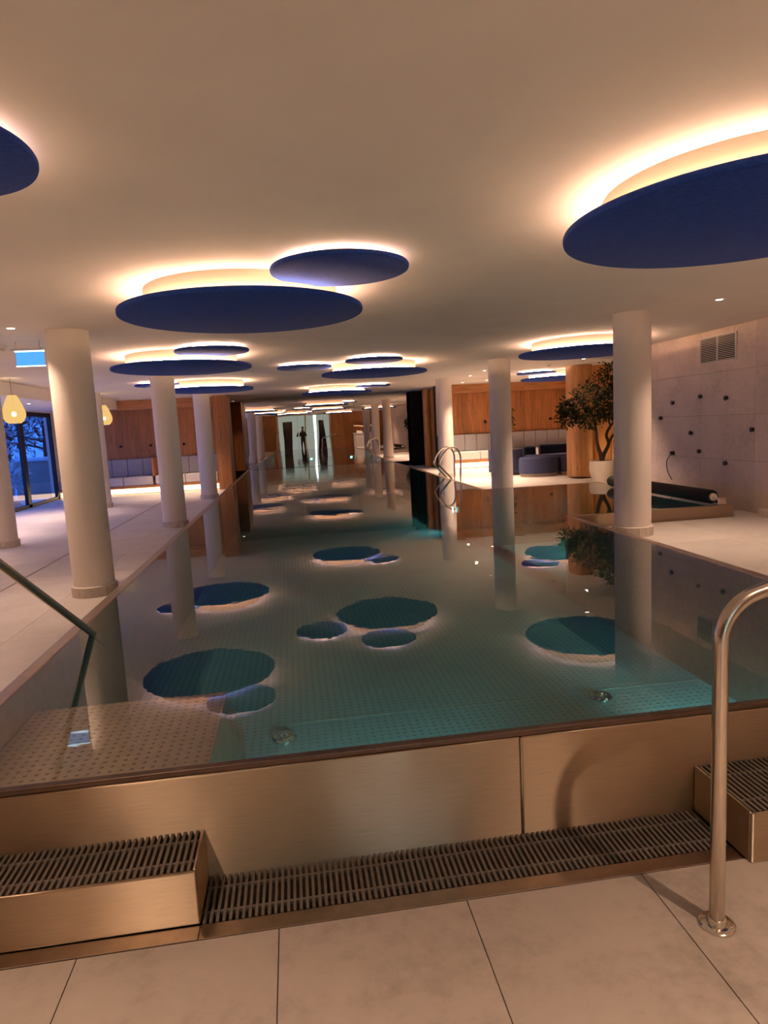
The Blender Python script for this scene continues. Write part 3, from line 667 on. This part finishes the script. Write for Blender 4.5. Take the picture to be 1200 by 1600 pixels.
G().tube([(0, 0, .27), (.02, 0, .8), (.0, 0, 1.1)], [.018, .014, .01], 6).build('stem', 'bark', sp2)
o = leaf_cloud([(0, 0, 1.15, .3), (.05, 0, 1.35, .22)], 120, .09, 31, 1, .4).build('foliage', 'leaf_green', sp2); o['kind'] = 'stuff'
sp2.location = (5.63, 17.0, ZR)

# ------------------------------------------------------------------ rails and ladder
hr = thing('handrail', (1.17, 1.667, ZF), 'brushed steel handrail bolted to the floor at the right', 'handrail')
path = [(0, 0, .0), (0, 0, .5), (0, 0, .90)]
path = [(0, 0, 0.01), (0, 0, .45), (0, 0, .885)]+arc((.14, 0, .885), .14, PI, PI/2+.25, 10)[1:]
p_end = path[-1]; path += [(p_end[0]+.35, 0, p_end[2]+.088), (p_end[0]+.8, 0, p_end[2]+.2)]
path += [(p_end[0]+.9, 0, p_end[2]+.19), (p_end[0]+.95, 0, p_end[2]+.1), (p_end[0]+.95, 0, .0)]
G().tube(path, .0215, 20).build('tube', 'steel_tube', hr, smooth=True)
flg = G().lathe([(.052, 0), (.052, .006), (.047, .010), (.030, .012), (.026, .026), (.022, .028)], n=36).build('flange', 'steel_polished', hr, smooth=True)
for k in range(4):
    a = PI/4+k*PI/2; G().lathe([(.007, .009), (.007, .014), (.004, .016)], (.039*math.cos(a), .039*math.sin(a), 0), 10).build('bolt', 'steel_polished', flg, smooth=True)
hl = thing('handrail', (-1.265, 1.5, 0.0), 'brushed steel handrail slanting into the water at the left', 'handrail')
pth = [(0, 2.62, .21), (0, 2.535, .3045), (0, 1.446, .951), (0, 1.15, 1.127)]
pth = [(0, 2.75, .178), (0, 1.446, .951), (0, 1.10, 1.156), (0, .95, 1.21), (0, .80, 1.22), (0, .25, 1.22), (0, .12, 1.18), (0, .07, 1.08), (0, .07, -.10)]
G().tube(smooth_path(pth, 4) if False else pth, .0205, 18).build('tube', 'steel_tube', hl, smooth=True)
G().lathe([(.052, -.1), (.052, -.09), (.030, -.087), (.024, -.07)], (0, .07, 0), 28).build('flange', 'steel_polished', hl, smooth=True)
ld_ = thing('pool_ladder', (3.3, 13.3, ZR), 'chrome pool ladder with two curved rails at the right pool edge', 'ladder')
for yo in (-.22, .30):
    pts = [(.05, yo, 0), (.055, yo, .3), (.06, yo, .58), (.01, yo, .71), (-.08, yo, .765), (-.20, yo, .74), (-.31, yo, .62), (-.375, yo, .48), (-.37, yo, .41), (-.27, yo, .29), (-.14, yo, .14), (-.125, yo, .05), (-.27, yo, -.1), (-.27, yo, -.6)]
    G().tube(smooth_path(pts, 5), .019, 14).build('rail', 'steel_polished', ld_, smooth=True)
for z in (-.2, -.45): G().box(-.31, -.25, -.22, .30, z, z+.03).build('step', 'steel_polished', ld_, bevel=.004)

# ------------------------------------------------------------------ roller cover in the side bay
rc = thing('cover_roller', (4.90, 8.44, ZW), 'black rolled pool cover on its roller along the bay edge', 'pool cover')
g = G().lathe([(.075, -1.26), (.082, -1.24), (.082, 1.24), (.075, 1.26)], n=32); g.v = [(a, c, b_+.10) for a, b_, c in g.v]; g.build('rolled_cover', 'black_rubber', rc, smooth=True)
for s_ in (-1, 1):
    g = G().lathe([(.045, 0), (.045, .03), (.02, .032), (.02, .06)], n=20); g.v = [(a, s_*(1.261+c), b_+.10) for a, b_, c in g.v]; g.build('end_cap', 'cream_plastic', rc, smooth=True)
    G().box(.03, .14, s_*1.30-.02, s_*1.30+.02, .006, .10).build('bracket', 'steel_polished', rc, bevel=.003)

# ------------------------------------------------------------------ stone wall fittings
vt = thing('air_vent', (XR, 7.98, 2.205), 'white framed double air vent high on the stone wall', 'vent')
G().box(-.02, -.001, -.37, .37, -.17, -.155).box(-.02, -.001, -.37, .37, .155, .17).box(-.02, -.001, -.37, -.355, -.155, .155).box(-.02, -.001, .355, .37, -.155, .155).box(-.02, -.001, -.007, .007, -.155, .155).build('frame', 'white_metal', vt)
G().box(-.003, -.001, -.355, .355, -.155, .155).build('backing', 'dark_void', vt)
me = G().box(-.014, -.004, -.173, .173, -.0035, .0035).mesh('slat', 'white_metal')
for s_ in (-.181, .181):
    for k in range(14): inst('slat', me, vt, (0, s_, -.143+k*.022))
dots = [(8.978, 1.556, 'upper left black peg'), (8.318, 1.614, 'top middle black peg'), (7.785, 1.568, 'top right black peg'), (9.288, 1.341, 'leftmost black peg, touching the column edge,'), (8.53, 1.126, 'black peg in the middle'), (7.291, 1.169, 'rightmost black peg'), (8.334, .877, 'lower middle black peg'), (7.781, .74, 'lowest black peg')]
for (y, z, lb) in dots:
    g = G().lathe([(.022, 0), (.022, .02), (.030, .022), (.030, .032), (.026, .036)], n=16); g.v = [(-c, a, b_) for a, b_, c in g.v]
    tag(g.build('wall_hook', 'black_metal', loc=(XR-.001, y, z), smooth=True), lb.rstrip(',')+' on the stone wall', 'hook', 'hooks on the stone wall')
hs_ = thing('hose_holder', (XR-.001, 8.97, .83), 'black wall outlet with a thin dangling hose on the stone wall', 'hose')
g = G().lathe([(.03, 0), (.03, .045), (.02, .05)], n=16); g.v = [(-c, a, b_) for a, b_, c in g.v]; g.build('outlet', 'black_metal', hs_, smooth=True)
G().tube(smooth_path([(-.03, 0, -.01), (-.03, .09, -.07), (-.02, .15, -.14), (-.012, .155, -.22), (-.01, .12, -.30), (-.01, .03, -.39)], 5), .006, 8).build('hose', 'black_metal', hs_, smooth=True)

# ------------------------------------------------------------------ downlights, sign, detectors, pendants
def downlight(x, y, z, label, e=10):
    t = thing('downlight', (x, y, z), label, 'downlight', 'recessed ceiling downlights')
    G().lathe([(.032, -.002), (.045, -.004), (.050, -.001)], n=28, cap0=False, cap1=False).build('trim', 'white_metal', t, smooth=True)
    G().lathe([(.032, -.0025), (.030, -.0015)], n=24).build('lens', 'downlight_lens', t)
    ld = bpy.data.lights.new('downlight_beam', 'SPOT'); ld.energy = e*DOWN; ld.color = (1, .66, .46); ld.spot_size = math.radians(95); ld.spot_blend = 1.0; ld.shadow_soft_size = .03
    lo = bpy.data.objects.new('downlight_beam', ld); COL.objects.link(lo); lo.parent = t; lo.location = (0, 0, -.01)
downlight(-2.344, 6.24, ZC, 'ceiling downlight above the left exit sign', 14)
downlight(4.044, 5.86, ZC, 'ceiling downlight above the right deck near the stone wall', 19)
downlight(-4.95, 13.6, 2.22, 'downlight in the dropped ceiling near the windows', 40)
downlight(4.045, 14.6, ZC, 'ceiling downlight right of the farthest right column', 60)
downlight(3.98, 13.27, ZC, 'ceiling downlight between the two farther right columns', 60)
downlight(5.30, 11.5, ZC, 'ceiling downlight above the potted tree', 5)
downlight(4.6, 3.0, ZC, 'added fill downlight out of view over the near right deck', 32)  # added lamp outside the frame, lifts deck and ceiling bounce
downlight(-3.6, 3.4, ZC, 'added fill downlight out of view over the near left deck', 75)  # off-frame lamp added to brighten the left deck
downlight(-5.2, 8.2, 2.22, 'added fill downlight out of view in the dropped ceiling over the near left deck', 60)  # added off-frame lamp, more ambient light on the left side
downlight(-5.3, 11.2, 2.22, 'added fill downlight out of view in the dropped ceiling before the first window', 50)  # another lamp added out of frame as fill for the far left deck
downlight(5.0, 16.5, ZC, 'ceiling downlight before the lounge boards', 60)
downlight(7.0, 16.2, ZC, 'ceiling downlight over the lounge bench end', 55)
downlight(-2.9, 17.0, ZC, 'ceiling downlight before the left alcove boards', 40)
downlight(-1.1, .6, ZC, 'added fill downlight over the front floor left of the photographer', 32)  # added overhead lamp, brightens front floor and near ceiling
downlight(.3, -.9, ZC, 'ceiling downlight over the entrance behind the photographer', 32)
downlight(1.7, .5, ZC, 'added fill downlight over the front floor right of the photographer', 32)  # unseen overhead lamp added as fill for the front floor
downlight(3.7, -1.0, ZC, 'added fill downlight over the towel counter', 40)  # lamp added behind the camera to brighten the near zone
downlight(4.7, 10.2, ZC, 'added fill downlight over the side bay hidden behind the large disc', 50)  # added behind the disc, out of sight, to light stone wall and column
downlight(-1.76, 19.7, ZC, 'added fill downlight between the larch pier and the mirror wall', 10)  # lamp added to lift the dark gap behind the pier
downlight(4.5, 17.0, ZC, 'added fill downlight beside the larch posts', 40)  # added lamp that brightens the posts by the curtain
es = thing('exit_sign', (-2.50, 7.05, 2.22), 'lit blue hanging exit sign beside the nearest left column', 'sign')
G().box(-.13, .13, -.012, .012, 0, .13).build('panel', 'exit_glow', es, bevel=.003)
G().box(-.135, .135, -.014, .014, .131, .142).build('top_edge', 'exit_bright', es); G().box(-.135, .135, -.014, .014, -.010, -.001).build('bottom_edge', 'exit_bright', es)
G().box(-.17, .135, -.025, .025, .143, .165).build('housing', 'white_metal', es, bevel=.004); G().tube([(-.12, 0, .165), (-.12, 0, ZC-2.22)], .006, 8).build('rod', 'white_metal', es); G().tube([(.1, 0, .165), (.1, 0, ZC-2.22)], .006, 8).build('rod', 'white_metal', es)
def detector(x, y, label):
    t = thing('smoke_detector', (x, y, ZC), label, 'detector', 'smoke detectors')
    G().lathe([(.05, -.001), (.05, -.018), (.045, -.024)], n=28).build('base', 'white_metal', t, smooth=True); G().lathe([(.034, -.025), (.032, -.046), (.02, -.054)], n=24).build('sensor', 'cream_plastic', t, smooth=True)
detector(-2.85, 7.3, 'white smoke detector left of the blue exit sign'); detector(4.97, 12.3, 'white smoke detector before the lounge disc'); detector(5.0, 15.9, 'white smoke detector by the lounge cornice')
def pendant(x, y, zb, label):
    t = thing('pendant_lamp', (x, y, zb), label, 'pendant lamp', 'pear shaped pendant lamps')
    prof = [(.085, 0), (.125, .03), (.155, .085), (.165, .14), (.155, .20), (.125, .29), (.09, .37), (.060, .425)]
    s_ = G().lathe(prof, n=64, cap0=False, cap1=False).build('shade', 'lamp_silk', t, smooth=True)
    G().lathe([(.001, .10), (.026, .11), (.036, .14), (.026, .17), (.001, .18)], n=20, cap0=False, cap1=False).build('bulb', 'bulb_glow', t, smooth=True)
    G().tube([(0, 0, .18), (0, 0, ZC-zb)], .003, 6).build('cord', 'black_metal', t)
    for r_, z in ((.086, 0), (.061, .425)): ring(r_, .004, z, 40, 6).build('rim', 'cream_plastic', s_, smooth=True)
    pl = bpy.data.lights.new('pendant_glow', 'POINT'); pl.energy = 8; pl.color = (1, .68, .34); pl.shadow_soft_size = .04
    lo = bpy.data.objects.new('pendant_glow', pl); COL.objects.link(lo); lo.parent = t; lo.location = (0, 0, .22)
pendant(-4.16, 10.8, 1.775, 'pear shaped woven pendant lamp at the left picture edge')
pendant(-4.02, 15.2, 1.780, 'pear shaped woven pendant lamp before the alcove boards')

# ------------------------------------------------------------------ behind the camera, seen in the mirror
dr = struct(G().box(-1.40, -1.28, YB, YB+.05, ZF, 2.35).box(1.70, 1.82, YB, YB+.05, ZF, 2.35).box(-1.40, 1.82, YB, YB+.05, 2.35, ZC-.005).box(.16, .28, YB, YB+.05, ZF, 2.35).box(-1.28, 1.70, YB, YB+.05, ZF, ZF+.1).build('door_1', 'door_frame_pale'), 'pale framed glass entrance door')
for a, b_ in ((-1.28, .16), (.28, 1.70)): G().box(a, b_, YB+.015, YB+.03, ZF+.1, 2.35).build('pane', 'frosted_backlit', dr)
for a, b_ in ((-1.0, -.5), (1.05, 1.42)): G().box(a, b_, YB+.031, YB+.04, .05, 2.0).build('dark_pane', 'phone_black', dr)
G().box(.72, .88, YB+.031, YB+.036, ZF+.1, 2.35).build('streak_strip', 'streak_glow', dr)  # narrow glowing strip added on the door to streak the steel wall
G().tube([(.07, YB+.09, .7), (.07, YB+.09, 1.3)], .015, 8).build('handle', 'steel_tube', dr, smooth=True)
ct = thing('towel_counter', (4.0, -1.75, ZR), 'pale grey towel counter seen in the mirror', 'counter')
G().box(-.75, .75, -.3, .3, 0, .88).build('body', 'counter_grey', ct, bevel=.004); G().box(-.78, .78, -.33, .33, .881, .92).build('worktop', 'white_metal', ct, bevel=.004)
for i in range(6):
    x = 3.7+(i//3)*.45; z = ZR+.921+(i % 3)*.052
    tag(G().box(-.17, .17, -.12, .12, 0, .05).build('folded_towel', 'towel_white', loc=(x, -1.75, z), bevel=.018, seg=3), '%s folded white towel of the %s pile on the towel counter' % (('bottom', 'middle', 'top')[i % 3], ('left', 'right')[i//3]), 'towel', 'folded towels')
sn = thing('wall_shelf', (4.0, YB+.14, 1.55), 'lit larch wall shelf above the towel counter', 'shelf')
G().box(-.7, .7, -.11, .11, 0, .03).build('board', 'larch_x', sn, bevel=.003); G().box(-.68, .68, -.10, -.08, -.012, -.001).build('led_strip', 'led_bench', sn)

# the photographer, facing the mirror
ph = thing('person', (.03, -.42, ZF), 'person in dark clothes holding up a phone, seen in the mirror', 'person')
def skinned(name, joints, bones, m, parent, root=0, sub=2):
    me = bpy.data.meshes.new(name); me.from_pydata([j[0] for j in joints], bones, []); me.materials.append(MATS[m])
    o = bpy.data.objects.new(name, me); COL.objects.link(o); o.parent = parent
    sk = o.modifiers.new('skin', 'SKIN'); sk.use_smooth_shade = True
    sv = me.skin_vertices[0].data if me.skin_vertices else None
    if sv is None:
        bpy.context.view_layer.update()
        bm = bmesh.new(); bm.from_mesh(me); bm.verts.layers.skin.verify(); bm.to_mesh(me); bm.free(); sv = me.skin_vertices[0].data
    for i, j in enumerate(joints):
        r = j[1]; sv[i].radius = r if isinstance(r, tuple) else (r, r); sv[i].use_root = (i == root)
    ss = o.modifiers.new('sub', 'SUBSURF'); ss.levels = sub; ss.render_levels = sub
    return o
J = [((0, 0, .92), (.19, .14)), ((0, .0, 1.08), (.18, .13)), ((0, 0, 1.28), (.19, .13)), ((0, -.01, 1.40), (.13, .09)), ((0, 0, 1.47), .055), ((0, .01, 1.53), .05),
     ((.10, 0, .88), .095), ((.11, .02, .48), .062), ((.115, -.01, .10), .045), ((.115, .10, .05), .04),
     ((-.10, 0, .88), .095), ((-.11, .02, .48), .062), ((-.115, -.01, .10), .045), ((-.115, .10, .05), .04),
     ((.185, 0, 1.375), .062), ((.27, .06, 1.13), .05), ((.13, .30, 1.36), .036), ((-.185, 0, 1.375), .062), ((-.26, .06, 1.13), .05), ((-.10, .30, 1.36), .036)]
B = [(0, 1), (1, 2), (2, 3), (3, 4), (4, 5), (0, 6), (6, 7), (7, 8), (8, 9), (0, 10), (10, 11), (11, 12), (12, 13), (3, 14), (14, 15), (15, 16), (3, 17), (17, 18), (18, 19)]
skinned('body', J, B, 'dark_cloth', ph)
HJ = [((0, .0, 1.52), .05), ((0, .015, 1.575), (.068, .085)), ((0, .01, 1.635), (.076, .096)), ((0, .0, 1.69), (.062, .078)), ((0, .105, 1.60), .012), ((.078, 0, 1.61), .014), ((-.078, 0, 1.61), .014)]
skinned('head', HJ, [(0, 1), (1, 2), (2, 3), (1, 4), (2, 5), (2, 6)], 'skin', ph)
G().lathe([(.092, 0), (.096, .04), (.078, .085), (.04, .105), (.001, .11)], (0, -.022, 1.645), 28, cap0=False, cap1=False, syy=1.12).build('hair', 'hair', ph, smooth=True)
for s_ in (-1, 1): G().lathe([(.001, -.008), (.008, -.004), (.010, 0), (.008, .004), (.001, .008)], (s_*.030, .094, 1.618), 12, cap0=False, cap1=False).build('eye', 'phone_black', ph, smooth=True)
G().box(-.022, .022, .096, .101, 1.566, 1.572).build('mouth', 'skin', ph, bevel=.002)
for s_ in (-1, 1):
    base = Vector((s_*.115, .30, 1.365)); HJ2 = [(tuple(base), .028), (tuple(base+Vector((-s_*.01, .045, .06))), (.034, .017))]; HB = [(0, 1)]
    for k in range(4):
        p0 = base+Vector((s_*(.022-.014*k), .055, .10)); i0 = len(HJ2)
        L_ = (.028, .033, .032, .026)[k]
        HJ2 += [(tuple(p0), .0095), (tuple(p0+Vector((-s_*L_*.7, .012, L_*.5))), .0085), (tuple(p0+Vector((-s_*L_*1.5, .004, L_*.6))), .0075)]
        HB += [(1, i0), (i0, i0+1), (i0+1, i0+2)]
    i0 = len(HJ2); HJ2 += [(tuple(base+Vector((-s_*.035, .03, .055))), .010), (tuple(base+Vector((-s_*.06, .022, .075))), .008)]; HB += [(1, i0), (i0, i0+1)]
    skinned('hand', HJ2, HB, 'skin', ph, sub=1)
    G().box(s_*.115-.045, s_*.115+.045, -.07, .17, 0, .07).build('shoe', 'shoe_leather', ph, bevel=.03, seg=3)
tag(G().box(-.075, .075, -.004, .004, -.037, .037).build('mobile_phone', 'phone_black', loc=(.02, -.045, 1.43), bevel=.003), 'black mobile phone held up by the person in the mirror', 'phone')
